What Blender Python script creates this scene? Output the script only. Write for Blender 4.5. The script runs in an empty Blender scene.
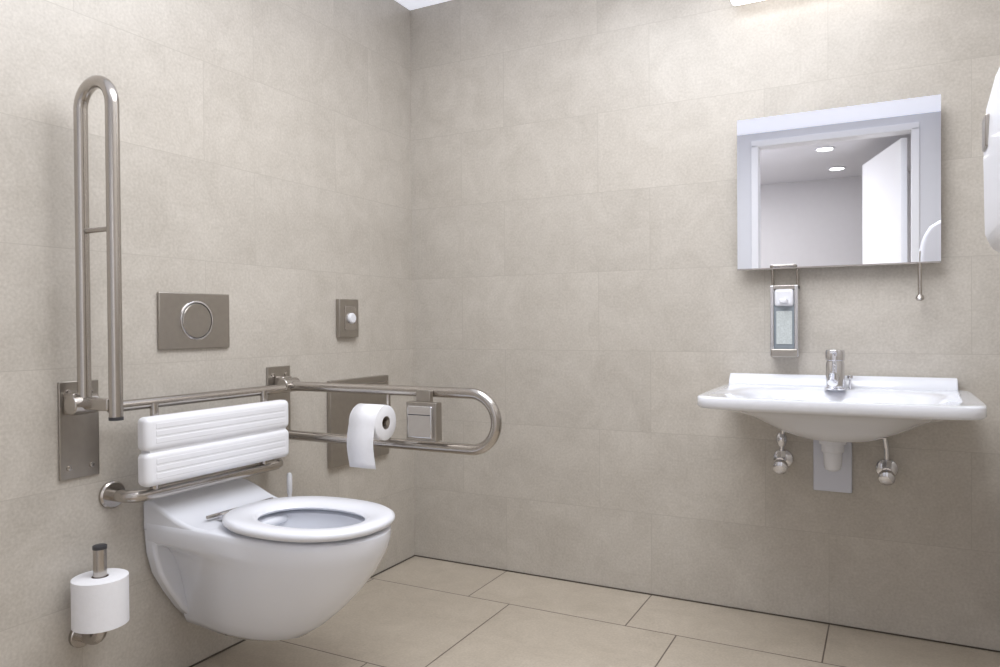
import bpy, bmesh, math, random
from mathutils import Matrix, Vector
random.seed(3)
sc=bpy.context.scene
sc.view_settings.view_transform='Standard'
pi=math.pi

# ---------------------------------------------------------------- materials
def newmat(name):
    m=bpy.data.materials.new(name); m.use_nodes=True
    nt=m.node_tree; b=nt.nodes['Principled BSDF']
    return m,nt,b
def plain(name,col,rough=.4,metal=0,coat=0,noise=0.0,nscale=20,bump=0,emit=0):
    m,nt,b=newmat(name)
    b.inputs['Roughness'].default_value=rough
    b.inputs['Metallic'].default_value=metal
    b.inputs['Coat Weight'].default_value=coat
    b.inputs['Coat Roughness'].default_value=.05
    if emit:
        b.inputs['Emission Color'].default_value=(*col,1); b.inputs['Emission Strength'].default_value=emit
    tc=nt.nodes.new('ShaderNodeTexCoord')
    n=nt.nodes.new('ShaderNodeTexNoise'); n.inputs['Scale'].default_value=nscale
    n.inputs['Detail'].default_value=5
    nt.links.new(tc.outputs['Object'],n.inputs['Vector'])
    mx=nt.nodes.new('ShaderNodeMix'); mx.data_type='RGBA'
    mx.inputs[6].default_value=(*[c*(1-noise) for c in col],1)
    mx.inputs[7].default_value=(*[min(1,c*(1+noise)) for c in col],1)
    nt.links.new(n.outputs['Fac'],mx.inputs[0])
    nt.links.new(mx.outputs[2],b.inputs['Base Color'])
    if bump:
        bp=nt.nodes.new('ShaderNodeBump'); bp.inputs['Strength'].default_value=bump; bp.inputs['Distance'].default_value=.002
        nt.links.new(n.outputs['Fac'],bp.inputs['Height']); nt.links.new(bp.outputs['Normal'],b.inputs['Normal'])
    return m
def emis(name,col,strength):
    m,nt,b=newmat(name)
    b.inputs['Base Color'].default_value=(*col,1)
    b.inputs['Emission Color'].default_value=(*col,1)
    b.inputs['Emission Strength'].default_value=strength
    return m
def tile(name,ua,va,H,off0,off1,W,v0,cA,cB,grout,gw,rough,vary=.05):
    """running-bond tile; ua/va = world axes"""
    m,nt,b=newmat(name); N=nt.nodes; K=nt.links
    def mt(op,a,bb=None,c=None):
        n=N.new('ShaderNodeMath'); n.operation=op
        for i,v in enumerate((a,bb,c)):
            if v is None: continue
            if isinstance(v,(int,float)): n.inputs[i].default_value=v
            else: K.new(v,n.inputs[i])
        return n.outputs[0]
    g=N.new('ShaderNodeNewGeometry'); s=N.new('ShaderNodeSeparateXYZ'); K.new(g.outputs['Position'],s.inputs[0])
    u=s.outputs[ua]; v=s.outputs[va]
    vv=mt('DIVIDE',mt('SUBTRACT',v,v0),H)
    row=mt('FLOOR',vv); fv=mt('FRACT',vv)
    par=mt('FLOORED_MODULO',row,2)
    off=mt('ADD',mt('MULTIPLY',par,off1-off0),off0)
    uu=mt('DIVIDE',mt('SUBTRACT',u,off),W)
    col=mt('FLOOR',uu); fu=mt('FRACT',uu)
    du=mt('MULTIPLY',mt('MINIMUM',fu,mt('SUBTRACT',1,fu)),W)
    dv=mt('MULTIPLY',mt('MINIMUM',fv,mt('SUBTRACT',1,fv)),H)
    d=mt('MINIMUM',du,dv)
    mask=mt('LESS_THAN',d,gw/2)
    cmb=N.new('ShaderNodeCombineXYZ'); K.new(row,cmb.inputs[0]); K.new(col,cmb.inputs[1])
    wn=N.new('ShaderNodeTexWhiteNoise'); wn.noise_dimensions='3D'; K.new(cmb.outputs[0],wn.inputs['Vector'])
    va_=N.new('ShaderNodeVectorMath'); va_.operation='MULTIPLY_ADD'
    K.new(wn.outputs['Color'],va_.inputs[0]); va_.inputs[1].default_value=(7,7,7); K.new(g.outputs['Position'],va_.inputs[2])
    n1=N.new('ShaderNodeTexNoise'); n1.inputs['Scale'].default_value=7; n1.inputs['Detail'].default_value=10; n1.inputs['Roughness'].default_value=.75
    n1.inputs['Distortion'].default_value=.5
    K.new(va_.outputs[0],n1.inputs['Vector'])
    n2=N.new('ShaderNodeTexNoise'); n2.inputs['Scale'].default_value=130; n2.inputs['Detail'].default_value=4
    K.new(g.outputs['Position'],n2.inputs['Vector'])
    f=mt('ADD',mt('MULTIPLY',n1.outputs['Fac'],1.8),mt('MULTIPLY',n2.outputs['Fac'],1.4))
    f=mt('SUBTRACT',f,1.1)
    mx=N.new('ShaderNodeMix'); mx.data_type='RGBA'; K.new(f,mx.inputs[0]); mx.clamp_factor=True
    mx.inputs[6].default_value=(*cA,1); mx.inputs[7].default_value=(*cB,1)
    hsv=N.new('ShaderNodeHueSaturation'); K.new(mx.outputs[2],hsv.inputs['Color'])
    K.new(mt('ADD',mt('MULTIPLY',wn.outputs['Value'],vary*2),1-vary),hsv.inputs['Value'])
    mg=N.new('ShaderNodeMix'); mg.data_type='RGBA'; K.new(mask,mg.inputs[0]); K.new(hsv.outputs[0],mg.inputs[6]); mg.inputs[7].default_value=(*grout,1)
    K.new(mg.outputs[2],b.inputs['Base Color'])
    K.new(mt('ADD',mt('MULTIPLY',n2.outputs['Fac'],.12),rough-.06),b.inputs['Roughness'])
    hgt=mt('SUBTRACT',mt('MULTIPLY',n2.outputs['Fac'],.15),mask)
    bp=N.new('ShaderNodeBump'); bp.inputs['Strength'].default_value=.3; bp.inputs['Distance'].default_value=.0013
    K.new(hgt,bp.inputs['Height']); K.new(bp.outputs['Normal'],b.inputs['Normal'])
    return m

wA=(.435,.400,.352); wB=(.590,.552,.500)
M_back=tile('tile_back','X','Z',.3,.45,.25,.6,0,wA,wB,(.44,.405,.36),.002,.31,.03)
M_left=tile('tile_left','Y','Z',.3,-.9,-1.1,.6,0,wA,wB,(.44,.405,.36),.002,.31,.03)
M_floor=tile('tile_floor','X','Y',.6,.62,.45,.6,-.915,(.41,.355,.285),(.56,.495,.41),(.13,.10,.08),.0045,.34,.03)
M_white_paint=plain('white_paint',(.74,.75,.79),.6,noise=.02)
M_hall=plain('hall_paint',(.60,.59,.60),.7,noise=.03)
M_ceil_glow=plain('ceiling_paint_glow',(.82,.85,.95),.7,noise=.01,emit=.6)  # paint with added emission: brightens the ceiling and fills the room softly
M_hceil=plain('hall_ceiling_paint',(.74,.74,.77),.7,noise=.01)
M_sil=plain('dark_silicone',(.08,.065,.05),.6)
M_cer=plain('white_ceramic',(.77,.785,.84),.12,coat=.6)
M_plas=plain('white_plastic',(.78,.79,.84),.3,coat=.2)
M_door=plain('door_lacquer',(.88,.89,.92),.35)
M_pad=plain('white_pu_pad',(.80,.805,.84),.38)
M_steel=plain('brushed_steel',(.48,.45,.42),.22,metal=1,noise=.06,nscale=200)
M_plate=plain('steel_plate',(.41,.38,.345),.33,metal=1,noise=.08,nscale=60)
M_chrome=plain('chrome',(.70,.70,.73),.07,metal=1)
M_dark=plain('dark_gap',(.04,.04,.045),.4)
M_paper=plain('tissue_paper',(.82,.82,.85),.95,noise=.03,nscale=80,bump=.3)
M_card=plain('cardboard',(.32,.27,.23),.9,noise=.1)
M_label=plain('bottle_window',(.24,.27,.30),.35,noise=.15,nscale=60)
M_print=plain('label_print',(.52,.56,.56),.5,noise=.35,nscale=250)
M_mirror=plain('mirror_glass',(.90,.91,.95),.012,metal=1)
M_lamp=emis('lamp_diffuser',(1,.98,.97),3.0)
M_down=emis('downlight_glow',(1,.97,.92),14)
M_water=plain('water',(.7,.75,.8),.03,coat=1)
M_bluew=plain('pale_blue_plastic',(.66,.68,.77),.4)

# ---------------------------------------------------------------- helpers
def empty(name,loc=(0,0,0)):
    e=bpy.data.objects.new(name,None); sc.collection.objects.link(e); e.location=loc; e.empty_display_size=.05
    return e
def mk(name,verts,faces,mat,parent=None,smooth=False,bevel=0,seg=3,sharp=40):
    me=bpy.data.meshes.new(name); me.from_pydata([tuple(v) for v in verts],[],faces); me.update()
    bm=bmesh.new(); bm.from_mesh(me)
    bmesh.ops.remove_doubles(bm,verts=bm.verts,dist=1e-6)
    bmesh.ops.recalc_face_normals(bm,faces=bm.faces)
    bm.to_mesh(me); bm.free()
    me.materials.append(mat)
    o=bpy.data.objects.new(name,me); sc.collection.objects.link(o)
    if parent: 
        o.parent=parent; o.matrix_parent_inverse=Matrix.Translation(parent.location).inverted()
    if bevel:
        md=o.modifiers.new('bevel','BEVEL'); md.width=bevel; md.segments=seg; md.limit_method='ANGLE'; md.angle_limit=math.radians(35)
    if smooth or bevel:
        for p in me.polygons: p.use_smooth=True
        try: me.set_sharp_from_angle(angle=math.radians(sharp if not bevel else 60))
        except Exception: pass
    return o
def box(name,a,b,mat,parent=None,bevel=0,seg=3):
    x0,y0,z0=[min(a[i],b[i]) for i in range(3)]; x1,y1,z1=[max(a[i],b[i]) for i in range(3)]
    v=[(x0,y0,z0),(x1,y0,z0),(x1,y1,z0),(x0,y1,z0),(x0,y0,z1),(x1,y0,z1),(x1,y1,z1),(x0,y1,z1)]
    f=[(0,3,2,1),(4,5,6,7),(0,1,5,4),(1,2,6,5),(2,3,7,6),(3,0,4,7)]
    return mk(name,v,f,mat,parent,bevel=bevel,seg=seg)
def fillet(pts,r,n=8):
    pts=[Vector(p) for p in pts]; out=[pts[0]]
    for i in range(1,len(pts)-1):
        a,b,c=pts[i-1],pts[i],pts[i+1]
        u=(a-b).normalized(); w=(c-b).normalized(); ang=u.angle(w)
        if ang>pi-.01: out.append(b); continue
        rr=min(r,(a-b).length*.499*math.tan(ang/2),(c-b).length*.499*math.tan(ang/2))
        d=rr/math.tan(ang/2); cen=b+(u+w).normalized()*(rr/math.sin(ang/2))
        p0=b+u*d; p1=b+w*d; v0=p0-cen; v1=p1-cen; tot=v0.angle(v1)
        for k in range(n+1):
            t=k/n; v=(v0*math.sin((1-t)*tot)+v1*math.sin(t*tot))/math.sin(tot)
            out.append(cen+v)
    out.append(pts[-1]); return out
def sweep(name,pts,r,mat,parent=None,seg=20,caps=True):
    pts=[Vector(p) for p in pts]
    q=[pts[0]]
    for p in pts[1:]:
        if (p-q[-1]).length>1e-5: q.append(p)
    pts=q; n=len(pts); T=[]
    for i in range(n):
        a=pts[max(0,i-1)]; b=pts[min(n-1,i+1)]; T.append((b-a).normalized())
    up=Vector((0,0,1)) if abs(T[0].z)<.9 else Vector((1,0,0))
    X=T[0].cross(up).normalized(); verts=[]; faces=[]
    for i in range(n):
        if i: X=(X-T[i]*X.dot(T[i])).normalized()
        Y=T[i].cross(X)
        for k in range(seg):
            a=2*pi*k/seg; verts.append(pts[i]+(X*math.cos(a)+Y*math.sin(a))*r)
    for i in range(n-1):
        for k in range(seg):
            k2=(k+1)%seg; faces.append((i*seg+k,i*seg+k2,(i+1)*seg+k2,(i+1)*seg+k))
    if caps: faces.append(tuple(range(seg))[::-1]); faces.append(tuple((n-1)*seg+k for k in range(seg)))
    return mk(name,verts,faces,mat,parent,smooth=True,sharp=50)
def cyl(name,p0,p1,r,mat,parent=None,seg=32,bevel=0):
    o=sweep(name,[p0,p1],r,mat,parent,seg)
    if bevel:
        md=o.modifiers.new('bevel','BEVEL'); md.width=bevel; md.segments=3; md.limit_method='ANGLE'; md.angle_limit=math.radians(50)
    return o
def loft(name,loops,mat,parent=None,cap0=True,cap1=True,closed=False,sharp=35):
    n=len(loops[0]); verts=[p for l in loops for p in l]; faces=[]
    m=len(loops); R=range(m if closed else m-1)
    for i in R:
        j=(i+1)%m
        for k in range(n):
            k2=(k+1)%n; faces.append((i*n+k,i*n+k2,j*n+k2,j*n+k))
    if not closed:
        if cap0: faces.append(tuple(range(n))[::-1])
        if cap1: faces.append(tuple((m-1)*n+k for k in range(n)))
    return mk(name,verts,faces,mat,parent,smooth=True,sharp=sharp)
def lathe(name,c,axis,prof,mat,parent=None,seg=40,caps=True,sharp=35):
    c=Vector(c); A=Vector(axis).normalized(); up=Vector((0,0,1)) if abs(A.z)<.9 else Vector((1,0,0))
    X=A.cross(up).normalized(); Y=A.cross(X)
    loops=[[c+A*d+(X*math.cos(2*pi*k/seg)+Y*math.sin(2*pi*k/seg))*max(r,1e-4) for k in range(seg)] for d,r in prof]
    return loft(name,loops,mat,parent,caps,caps,sharp=sharp)
def sup(cx,cy,hx,hy,n,z,N=96):
    L=[]
    for k in range(N):
        a=2*pi*k/N; c,s=math.cos(a),math.sin(a)
        L.append(Vector((cx+hx*math.copysign(abs(c)**(2/n),c),cy+hy*math.copysign(abs(s)**(2/n),s),z)))
    return L
def prism(name,pts,axis,a,b,mat,parent=None,bevel=0,seg=3):
    def P(u,v,w):
        return {'X':(w,u,v),'Y':(u,w,v),'Z':(u,v,w)}[axis]
    n=len(pts); v=[P(p[0],p[1],a) for p in pts]+[P(p[0],p[1],b) for p in pts]
    f=[tuple(range(n))[::-1],tuple(range(n,2*n))]+[(i,(i+1)%n,n+(i+1)%n,n+i) for i in range(n)]
    return mk(name,v,f,mat,parent,bevel=bevel,seg=seg)

# ---------------------------------------------------------------- room shell
HC=2.36; XR=2.2; YF=-3.0
box('floor',(-.1,.1,-.1),(2.9,-5.2,0),M_floor)
box('ceiling',(-.1,.1,HC),(XR+.1,YF-.05,HC+.1),M_ceil_glow)
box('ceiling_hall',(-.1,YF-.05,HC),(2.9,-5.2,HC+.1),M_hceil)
box('wall_left',(-.1,.1,0),(0,YF-.1,HC),M_left)
box('wall_back',(0,0,0),(XR+.1,.1,HC),M_back)
box('wall_right',(XR,0,0),(XR+.1,YF-.1,HC),M_left)
DX0,DX1,DH=1.0,1.98,2.27
v=[];f=[]
def addbox(a,b):
    i=len(v); x0,y0,z0=a; x1,y1,z1=b
    v.extend([(x0,y0,z0),(x1,y0,z0),(x1,y1,z0),(x0,y1,z0),(x0,y0,z1),(x1,y0,z1),(x1,y1,z1),(x0,y1,z1)])
    f.extend([tuple(i+k for k in q) for q in ((0,3,2,1),(4,5,6,7),(0,1,5,4),(1,2,6,5),(2,3,7,6),(3,0,4,7))])
addbox((0,YF-.1,0),(DX0,YF,HC)); addbox((DX1,YF-.1,0),(XR,YF,HC)); addbox((DX0,YF-.1,DH),(DX1,YF,HC))
mk('wall_front',v,f,M_white_paint)
box('wall_hall_left',(-.1,YF-.1,0),(0,-5.2,HC),M_hall)
box('wall_hall_right',(2.8,YF-.1,0),(2.9,-5.2,HC),M_hall)
box('wall_hall_back',(0,-5.1,0),(2.8,-5.2,HC),M_hall)
box('wall_hall_front',(XR+.1,YF-.1,0),(2.8,YF,HC),M_hall)
box('trim_1',(0.001,-.0005,0.0005),(XR-.001,-.005,.004),M_sil)
box('trim_2',(.0005,-.001,0.0005),(.005,YF+.001,.004),M_sil)
df=empty('door_frame')
for nm,a,b in (('jamb_l',(DX0-.035,YF-.12,0),(DX0+.01,YF+.012,DH+.0)),('jamb_r',(DX1-.01,YF-.12,0),(DX1+.035,YF+.012,DH+.0)),('head',(DX0-.035,YF-.12,DH-.01),(DX1+.035,YF+.012,DH+.035))):
    box(nm,a,b,M_door,df,bevel=.003)
dr=empty('door_1',(1.95,YF-.13,0))
box('leaf',(1.95-.04,YF-.13,0.01),(1.95,YF-1.0,DH-.03),M_door,dr,bevel=.003)
cyl('handle',(1.95-.04,YF-.93,1.03),(1.95-.10,YF-.93,1.03),.01,M_steel,dr)
cyl('handle_bar',(1.85,YF-.93,1.03),(1.85,YF-.81,1.03),.01,M_steel,dr)
dr.rotation_euler=(0,0,math.radians(-17))

# ---------------------------------------------------------------- toilet
YC=-1.15
t=empty('toilet',(0,YC,.3))
def tloop(z,xf,w,wr,xm):
    L=[]; xb=.02
    side=[]
    for i in range(12):
        s=i/12; x=xb+(xm-xb)*s; k=s*s*(3-2*s); side.append((x,wr+(w-wr)*k))
    nose=[]
    for i in range(25):
        a=pi/2*i/12-pi/2
        nose.append((xm+(xf-xm)*math.cos(a)**.9 if math.cos(a)>1e-9 else xm, w*math.sin(a)))
    pts=[(x,-h) for x,h in side]+nose+[(x,h) for x,h in reversed(side)]
    return [Vector((x,YC+y,z)) for x,y in pts]
lv=[(.142,.315,.045,.035,.18),(.147,.365,.066,.048,.20),(.166,.425,.085,.056,.23),(.205,.485,.108,.066,.26),(.258,.548,.132,.076,.30),
    (.313,.602,.152,.09,.35),(.362,.640,.166,.11,.38),(.388,.655,.172,.13,.40),(.405,.664,.176,.162,.41),(.418,.669,.178,.174,.42),(.45,.677,.181,.176,.43),(.464,.676,.180,.176,.43),(.469,.668,.174,.171,.43)]
body=[tloop(*a) for a in lv]
def iloop(z,cx,hx,hy):
    out=[]
    for p in body[len(lv)-1]:
        a=math.atan2((p.y-YC)/.17,(p.x-cx)/.24); out.append(Vector((cx+hx*math.cos(a),YC+hy*math.sin(a),z)))
    return out
body+= [iloop(.469,.44,.185,.135),iloop(.464,.44,.175,.125),iloop(.42,.44,.17,.12),iloop(.36,.42,.14,.10),iloop(.30,.38,.09,.07),iloop(.285,.37,.04,.03)]
loft('bowl_body',body,M_cer,t,sharp=50)
mk('water',[*sup(.385,YC,.092,.070,2,.302,32)],[tuple(range(32))],M_water,t)
half=[(.175,.50),(.175,.46),(.169,.38),(.153,.32),(.12,.26),(.08,.20),(.045,.16),(.02,.148)]
pl=[(YC-a,b) for a,b in half]+[(YC+a,b) for a,b in reversed(half)]
prism('wall_flange',pl,'X',.001,.045,M_cer,t,bevel=.010,seg=4)
dp=[(.001,.44),(.001,.525),(.035,.522),(.07,.512),(.10,.500),(.13,.488),(.16,.479),(.20,.472),(.26,.4685),(.30,.462),(.30,.44)]
prism('rear_deck',dp,'Y',YC-.1755,YC+.1755,M_cer,t,bevel=.010,seg=4)
def seatloop(cx,hx,hy,n,z): return sup(cx+.008,YC,hx,hy,n,z,80)
dz=.012
SL=[seatloop(.435,.230,.182,2.25,.466+dz),seatloop(.435,.236,.189,2.25,.473+dz),seatloop(.435,.235,.188,2.25,.482+dz),seatloop(.435,.226,.178,2.25,.488+dz),
    seatloop(.44,.195,.150,2.2,.488+dz),seatloop(.442,.172,.124,2.2,.484+dz),seatloop(.442,.160,.114,2.2,.479+dz),seatloop(.442,.154,.109,2.2,.472+dz),seatloop(.442,.158,.113,2.2,.466+dz)]
loft('seat',SL,M_plas,t,closed=True,sharp=60)
for s in(-1,1): cyl('seat_hinge',(.212,YC+s*.075-.02,.486),(.212,YC+s*.075+.02,.486),.010,M_chrome,t)
cyl('hinge_rod',(.192,YC-.12,.486),(.192,YC+.12,.486),.005,M_plate,t)

# ---------------------------------------------------------------- backrest
b=empty('toilet_backrest',(0,YC,.67))
def padslab(nm,z0,z1):
    return box(nm,(.105,-1.420,z0),(.15,-.906,z1),M_pad,b,bevel=.016,seg=6)
padslab('pad_upper',.681,.770); padslab('pad_lower',.590,.679)
for zz in (.708,.727,.746,.616,.635,.654):
    box('pad_rib',(.147,-1.392,zz-.0075),(.1508,-.93,zz+.0075),M_pad,b,bevel=.0018,seg=4)
box('pad_core',(.108,-1.405,.62),(.142,-.92,.74),M_pad,b)
sweep('upper_bar',fillet([(.085,-1.475,.80),(.085,-.87,.80)],.05),.0145,M_steel,b)
lowpts=fillet([(.004,-1.415,.560),(.09,-1.415,.560),(.09,-.875,.560),(.004,-.875,.560)],.06,12)
sweep('lower_bar',lowpts,.0165,M_steel,b)
for yy in(-1.415,-.875): lathe('wall_flange',(0.001,yy,.560),(1,0,0),[(0,.036),(.008,.036),(.012,.032),(.012,.017)],M_steel,b)
for yy in (-1.355,-.965):
    cyl('pad_arm',(.095,yy,.80),(.102,yy,.60),.011,M_steel,b)
    cyl('pad_arm_low',(.095,yy,.60),(.09,yy,.56),.011,M_steel,b)

# ---------------------------------------------------------------- left grab rail (folded up)
def rail_plate(p,yc):
    box('mount_plate',(.001,yc-.052,.622),(.008,yc+.052,.867),M_plate,p,bevel=.002)
    for dy in (-.03,.03):
        for zz in(.65,.84): lathe('screw',(.008,yc+dy,zz),(1,0,0),[(0,.007),(.003,.006),(.0035,.003)],M_steel,p,16)
gl=empty('folding_grab_rail',(0,-1.51,.8)); yl=-1.525
rail_plate(gl,-1.503)
box('hinge_body',(.008,yl-.022,.785),(.05,yl+.022,.84),M_steel,gl,bevel=.005)
cyl('hinge_barrel',(.055,yl-.034,.812),(.055,yl+.034,.812),.024,M_steel,gl,bevel=.004)
box('hinge_arm',(.05,yl-.012,.80),(.165,yl+.012,.83),M_steel,gl,bevel=.005)
xi,xo=.062,.182; zt=1.595; R=(xo-xi)/2
pts=[Vector((xi,yl,.81)),Vector((xi,yl,zt-R))]+[Vector(((xi+xo)/2-R*math.cos(a),yl,zt-R+R*math.sin(a))) for a in [pi*k/20 for k in range(1,20)]]+[Vector((xo,yl,zt-R)),Vector((xo,yl,.785))]
sweep('rail_tube',pts,.0158,M_steel,gl,24)
cyl('cross_rod',(xi,yl,1.238),(xo,yl,1.238),.0065,M_steel,gl)
cyl('bumper',(xo,yl,.779),(xo,yl,.787),.0165,M_dark,gl)

# ---------------------------------------------------------------- right grab rail (folded down)
gr=empty('folding_grab_rail',(0,-.812,.8)); yr=-.812
rail_plate(gr,-.807)
box('hinge_body',(.008,yr-.022,.78),(.05,yr+.022,.835),M_steel,gr,bevel=.005)
cyl('hinge_barrel',(.055,yr-.034,.806),(.055,yr+.034,.806),.024,M_steel,gr,bevel=.004)
zi,zo=.803,.640; xt=.835; R=(zi-zo)/2
pts=[Vector((.05,yr,zi)),Vector((xt-R,yr,zi))]+[Vector((xt-R+R*math.sin(a),yr,(zi+zo)/2+R*math.cos(a))) for a in [pi*k/20 for k in range(1,20)]]+[Vector((xt-R,yr,zo)),Vector((.02,yr,zo))]
sweep('rail_tube',pts,.0158,M_steel,gr,24)
cyl('cross_rod',(.46,yr,zi),(.46,yr,zo),.0065,M_steel,gr)
rc=empty('rail_flush_control',(.6,yr,.74))
box('case',(.560,yr-.050,.662),(.665,yr-.018,.776),M_plate,rc,bevel=.003)
box('cover',(.570,yr-.060,.672),(.655,yr-.048,.766),M_chrome,rc,bevel=.004)
box('cover_seam',(.574,yr-.0612,.739),(.651,yr-.059,.7415),M_dark,rc)
box('clamp',(.585,yr-.035,.77),(.635,yr-.017,.81),M_plate,rc,bevel=.003)

tr=empty('toilet_paper_roll',(.45,-.89,.71))
RC=Vector((.405,-.885,.713))
def roll(parent,c,axis,r,h,core=.02):
    prof=[(0,core),(0,r-.004),(.002,r),(h-.002,r),(h,r-.004),(h,core),(h-.004,core-.001),(.004,core-.001)]
    lathe('roll_body',c,axis,prof+[prof[0]],M_paper,parent,48,caps=False,sharp=50)
    lathe('roll_core',c,axis,[(.001,core-.0005),(h-.001,core-.0005),(h-.001,core-.002),(.001,core-.002),(.001,core-.0005)],M_card,parent,32,caps=False)
roll(tr,RC,(1,0,0),.052,.10)
cyl('holder_bar',RC+Vector((-.02,0,0)),RC+Vector((.105,0,0)),.009,M_steel,tr)
sweep('holder_arm',fillet([(.387,-.885,.713),(.387,-.835,.713),(.387,yr,.655)],.02),.008,M_steel,tr)
sh=[];ff=[];path=[]
for k in range(8):
    a=pi/2+ (pi/2)*k/7
    path.append((RC.y+.0535*math.cos(a),RC.z+.0535*math.sin(a)))
for k in range(1,9):
    path.append((RC.y-.0535-.006*math.sin(k*.5),RC.z-.130*k/8))
for i,(y,z) in enumerate(path):
    for j in range(2): sh.append((RC.x+.002+j*.096+.003*math.sin(i*.4),y,z))
for i in range(len(path)-1): ff.append((2*i,2*i+1,2*i+3,2*i+2))
o=mk('hanging_sheet',sh,ff,M_paper,tr,smooth=True); md=o.modifiers.new('so','SOLIDIFY'); md.thickness=.001

# ---------------------------------------------------------------- flush plate, call button, hatch
fp=empty('flush_plate',(0,-1.142,1.019))
box('plate',(.001,-1.27,.937),(.010,-1.018,1.101),M_plate,fp,bevel=.003)
lathe('button_ring',(.010,-1.143,1.02),(1,0,0),[(0,.058),(.003,.058),(.004,.056),(.004,.053),(0,.052)],M_chrome,fp,64)
lathe('button',(.010,-1.143,1.02),(1,0,0),[(0,.0505),(.003,.0505),(.0045,.049),(.0045,.0)],M_plate,fp,64)
lathe('button_gap',(.0102,-1.143,1.02),(1,0,0),[(0,.0525),(.0003,.0525)],M_dark,fp,64)
cb=empty('emergency_call_button',(0,-.445,1.03))
box('frame',(.001,-.507,.958),(.020,-.395,1.102),M_plate,cb,bevel=.003)
box('inner_plate',(.019,-.480,.985),(.023,-.412,1.075),M_steel,cb,bevel=.0015)
lathe('push_knob',(.022,-.445,1.03),(1,0,0),[(0,.02),(.008,.02),(.012,.016),(.013,.0)],M_plas,cb)
wp=empty('steel_waste_hatch',(0,-.38,.64))
box('panel',(.001,-.562,.478),(.02,-.205,.80),M_plate,wp,bevel=.003)
box('hatch_lip',(.0195,-.545,.772),(.024,-.22,.776),M_steel,wp,bevel=.001)

# ---------------------------------------------------------------- spare roll holder
SX,SY=.085,-1.506
sp=empty('spare_toilet_roll_holder',(SX,SY,.33))
roll(sp,(SX,SY,.264),(0,0,1),.064,.120)
sweep('post',fillet([(.012,SY,.222),(SX,SY,.222),(SX,SY,.453)],.035,10),.0155,M_steel,sp)
lathe('post_cap',(SX,SY,.452),(0,0,1),[(0,.0165),(.008,.0165),(.010,.013)],M_dark,sp)
lathe('wall_flange',(.001,SY,.222),(1,0,0),[(0,.030),(.010,.030),(.012,.028),(.012,.015)],M_steel,sp)
lathe('roll_disc',(SX,SY,.258),(0,0,1),[(0,.03),(.004,.03)],M_steel,sp)

# ---------------------------------------------------------------- toilet brush
tb=empty('toilet_brush',(.1,-.78,.3))
BX,BY=.075,-.835
lathe('cup',(BX,BY,.16),(0,0,1),[(0,.04),(.01,.045),(.20,.045),(.20,.041),(.02,.04)],M_plas,tb)
box('wall_bracket',(.001,BY-.02,.25),(.035,BY+.02,.29),M_steel,tb,bevel=.003)
cyl('handle',(BX,BY,.20),(BX,BY,.50),.007,M_plas,tb)
lathe('grip',(BX,BY,.45),(0,0,1),[(0,.008),(.01,.009),(.06,.009),(.068,.006),(.07,.0)],M_plas,tb)
lathe('bristles',(BX,BY,.175),(0,0,1),[(0,.015),(.01,.03),(.07,.03),(.08,.01)],M_plas,tb)

# ---------------------------------------------------------------- mirror
mr=empty('tilting_mirror',(1.668,-.05,1.18))
box('glass',(1.369,-.052,1.185),(1.967,-.047,1.690),M_mirror,mr)
box('edge_trim_bottom',(1.369,-.0535,1.180),(1.967,-.045,1.185),M_steel,mr)
box('backing',(1.39,-.046,1.20),(1.945,-.03,1.66),M_plas,mr)
box('wall_mount',(1.45,-.03,1.25),(1.89,-.001,1.60),M_plate,mr)
cyl('tilt_handle',(1.911,-.05,1.180),(1.911,-.055,1.083),.006,M_steel,mr)
lathe('handle_ball',(1.911,-.0555,1.064),(0,0,1),[(0,.001),(.003,.009),(.009,.0125),(.017,.010),(.022,.005)],M_steel,mr)

wl=empty('wall_lamp',(1.67,-.04,2.15))
box('housing',(1.35,-.03,2.105),(2.0,-.001,2.18),M_plas,wl,bevel=.003)
box('diffuser',(1.352,-.085,2.085),(1.998,-.03,2.18),M_lamp,wl,bevel=.012)

# ---------------------------------------------------------------- soap dispenser
sd=empty('soap_dispenser',(1.51,-.04,1.0))
box('back_plate',(1.474,-.006,.886),(1.560,-.001,1.10),M_steel,sd,bevel=.002)
box('bottle_window',(1.484,-.052,.905),(1.553,-.006,1.065),M_label,sd,bevel=.006)
box('label',(1.494,-.0545,.930),(1.543,-.051,1.040),M_print,sd)
box('base',(1.476,-.058,.886),(1.560,-.006,.914),M_plate,sd,bevel=.004)
box('side_l',(1.474,-.056,.890),(1.486,-.006,1.125),M_chrome,sd,bevel=.002)
box('side_r',(1.550,-.056,.890),(1.562,-.006,1.125),M_chrome,sd,bevel=.002)
box('top_strap',(1.474,-.050,1.112),(1.562,-.006,1.126),M_steel,sd,bevel=.002)
box('pump_head',(1.488,-.060,1.056),(1.548,-.006,1.112),M_plas,sd,bevel=.008)
box('pump_nozzle',(1.506,-.085,1.066),(1.530,-.055,1.080),M_plas,sd,bevel=.004)
sweep('lever',fillet([(1.478,-.012,1.10),(1.478,-.02,1.185),(1.478,-.07,1.19),(1.556,-.07,1.19),(1.556,-.02,1.185),(1.556,-.012,1.10)],.012,6),.004,M_steel,sd,12)

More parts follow.
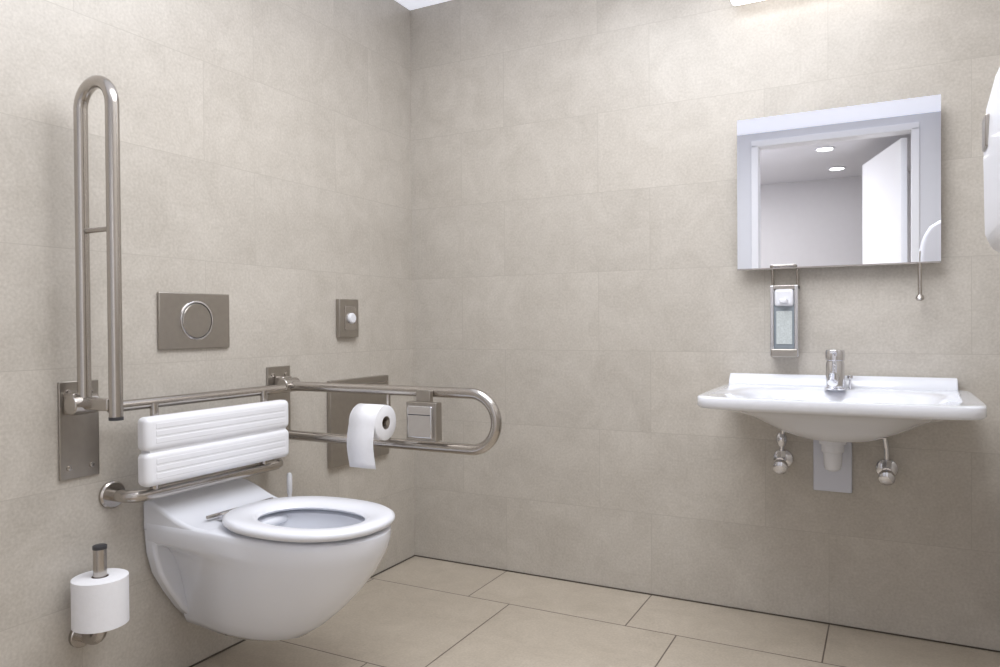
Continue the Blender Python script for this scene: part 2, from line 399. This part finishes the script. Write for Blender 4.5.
# ---------------------------------------------------------------- washbasin
wb=empty('washbasin',(1.68,-.26,.77))
cx,cy=1.685,-.280; hx,hy=.357,.272
BL=[sup(cx,-.29,.03,.03,2,.680),sup(cx,-.29,.12,.09,2,.685),sup(cx,-.29,.20,.14,2.4,.705),sup(cx,-.29,.25,.17,2.8,.745),sup(cx,-.29,.275,.19,3,.775),sup(cx,-.285,.29,.200,3.2,.786),
    sup(cx,cy,hx-.012,hy-.012,11,.793),sup(cx,cy,hx-.002,hy-.002,11,.791),sup(cx,cy,hx,hy,11,.787),sup(cx,cy,hx,hy,11,.766),sup(cx,cy,hx-.006,hy-.006,11,.759),
    sup(cx,cy,.315,.235,6,.752),sup(cx,cy+.01,.25,.19,3,.728),sup(cx,cy+.02,.18,.15,2.4,.69),sup(cx,cy+.02,.12,.11,2,.662),sup(cx,cy+.02,.05,.05,2,.652)]
loft('basin_body',BL,M_cer,wb,sharp=50)
pr=[(-.002,.78),(-.002,.822),(-.008,.828),(-.026,.828),(-.04,.817),(-.055,.795),(-.055,.78)]
prism('rear_lip',pr,'X',1.338,2.012,M_cer,wb,bevel=.006)
lathe('drain',(cx,-.29,.681),(0,0,1),[(0,.03),(.004,.03),(.006,.02)],M_chrome,wb)
tp=empty('basin_faucet',(1.68,-.10,.8)); TX,TY=1.675,-.10
lathe('body',(TX,TY,.788),(0,0,1),[(0,.032),(.005,.032),(.007,.028),(.084,.027),(.088,.025),(.092,.025),(.094,.0285)],M_chrome,tp)
lathe('cap',(TX,TY,.882),(0,0,1),[(0,.0285),(.026,.029),(.032,.026),(.034,.0)],M_chrome,tp)
box('lever',(TX-.010,TY-.085,.906),(TX+.010,TY-.005,.916),M_chrome,tp,bevel=.003)
sweep('spout',fillet([(TX,TY,.824),(TX,TY-.10,.836),(TX,TY-.125,.818)],.012),.0145,M_chrome,tp)
cyl('pop_up_knob',(TX+.042,TY+.02,.79),(TX+.042,TY+.02,.826),.0035,M_chrome,tp)
lathe('knob',(TX+.042,TY+.02,.82),(0,0,1),[(0,.005),(.004,.009),(.012,.009),(.015,.003)],M_chrome,tp)
sy=empty('drain_trap',(1.66,-.1,.55))
box('wall_cover',(1.603,-.012,.443),(1.72,-.001,.66),M_bluew,sy,bevel=.004)
lathe('trap_cup',(1.668,-.11,.53),(0,0,1),[(0,.010),(.006,.022),(.02,.026),(.06,.028),(.062,.033),(.085,.033),(.087,.040),(.115,.040),(.117,.032),(.14,.028)],M_plas,sy)
sweep('trap_pipe',fillet([(1.668,-.11,.58),(1.664,-.013,.57)],.01),.018,M_plas,sy)
for nm,vx,lo in (('angle_valve',1.508,.540),('angle_valve',1.820,.532)):
    av=empty(nm,(vx,-.03,lo))
    lathe('rosette',(vx,-.001,lo),(0,-1,0),[(0,.032),(.005,.031),(.012,.018)],M_chrome,av)
    cyl('valve_body',(vx,-.008,lo),(vx,-.075,lo),.014,M_chrome,av)
    lathe('valve_knob',(vx,-.065,lo-.012),(0,-1,-.25),[(0,.019),(.006,.024),(.024,.023),(.030,.014)],M_chrome,av,seg=12)
    sgn=1 if vx<1.6 else -1
    sweep('hose',fillet([(vx,-.04,lo),(vx,-.045,lo+.07),(vx+.012*sgn,-.06,lo+.15)],.03),.008,M_chrome,av,12)
    lathe('nut',(vx,-.042,lo+.012),(0,0,1),[(0,.015),(.022,.015)],M_chrome,av,seg=6)
    if vx<1.6: lathe('upper_nut',(vx,-.045,lo+.05),(0,0,1),[(0,.012),(.015,.018),(.03,.018),(.042,.012)],M_chrome,av,seg=12)

# ---------------------------------------------------------------- paper towel dispenser, right wall
pd=empty('paper_towel_dispenser',(2.1,-1.4,1.3))
dpf=[(XR-.001,1.10),(2.02,1.10),(1.970,1.11),(1.958,1.14),(1.956,1.26),(1.960,1.34),(1.972,1.39),(1.992,1.425),(2.03,1.45),(XR-.001,1.46)]
prism('shell',dpf,'Y',-1.56,-1.24,M_plas,pd,bevel=.015,seg=5)
box('window',(1.953,-1.31,1.27),(1.963,-1.265,1.32),M_plate,pd,bevel=.002)

# ---------------------------------------------------------------- ceiling lights
def downlight(x,y):
    d=empty('ceiling_downlight',(x,y,HC))
    lathe('ring',(x,y,HC-.001),(0,0,-1),[(0,.075),(.006,.075),(.008,.06),(.002,.058)],M_plas,d)
    lathe('glow',(x,y,HC-.002),(0,0,-1),[(0,.057),(.002,.057)],M_down,d)
def area(name,loc,rot,sx,sy_,power,col=(1,1,1)):
    l=bpy.data.lights.new(name,'AREA'); l.shape='RECTANGLE'; l.size=sx; l.size_y=sy_; l.energy=power; l.color=col
    o=bpy.data.objects.new(name,l); sc.collection.objects.link(o); o.location=loc; o.rotation_euler=rot; return o
for x,y in ((.75,-.9),(.75,-2.1),(1.7,-1.9)): downlight(x,y)
downlight(1.40,-3.75); downlight(1.44,-4.6)
area('ceiling_light_main',(1.25,-1.3,HC-.02),(0,0,0),1.2,1.5,36,(.95,.97,1))
area('hall_fill_light',(.42,-3.65,HC-.02),(0,0,0),.6,.9,38,(1,.98,.97))  # fill light added to brighten the hall, placed outside the mirror's view
w=bpy.data.worlds.new('world'); sc.world=w; w.use_nodes=True
w.node_tree.nodes['Background'].inputs[0].default_value=(.8,.85,1,1); w.node_tree.nodes['Background'].inputs[1].default_value=.3

# ---------------------------------------------------------------- camera
def cam():
    yaw,pitch,roll_=math.radians(27.5),math.radians(-.65),math.radians(-.42)
    fwd=Vector((-math.sin(yaw)*math.cos(pitch),math.cos(yaw)*math.cos(pitch),math.sin(pitch)))
    right=fwd.cross(Vector((0,0,1))).normalized(); up=right.cross(fwd)
    r2=right*math.cos(roll_)+up*math.sin(roll_); u2=up*math.cos(roll_)-right*math.sin(roll_)
    M=Matrix((( r2.x,u2.x,-fwd.x),(r2.y,u2.y,-fwd.y),(r2.z,u2.z,-fwd.z))).to_4x4()
    M.translation=Vector((1.816,-2.67,1.0))
    c=bpy.data.cameras.new('camera'); c.lens=26.64; c.sensor_width=36; c.clip_start=.02
    o=bpy.data.objects.new('camera',c); sc.collection.objects.link(o); o.matrix_world=M; sc.camera=o
cam()
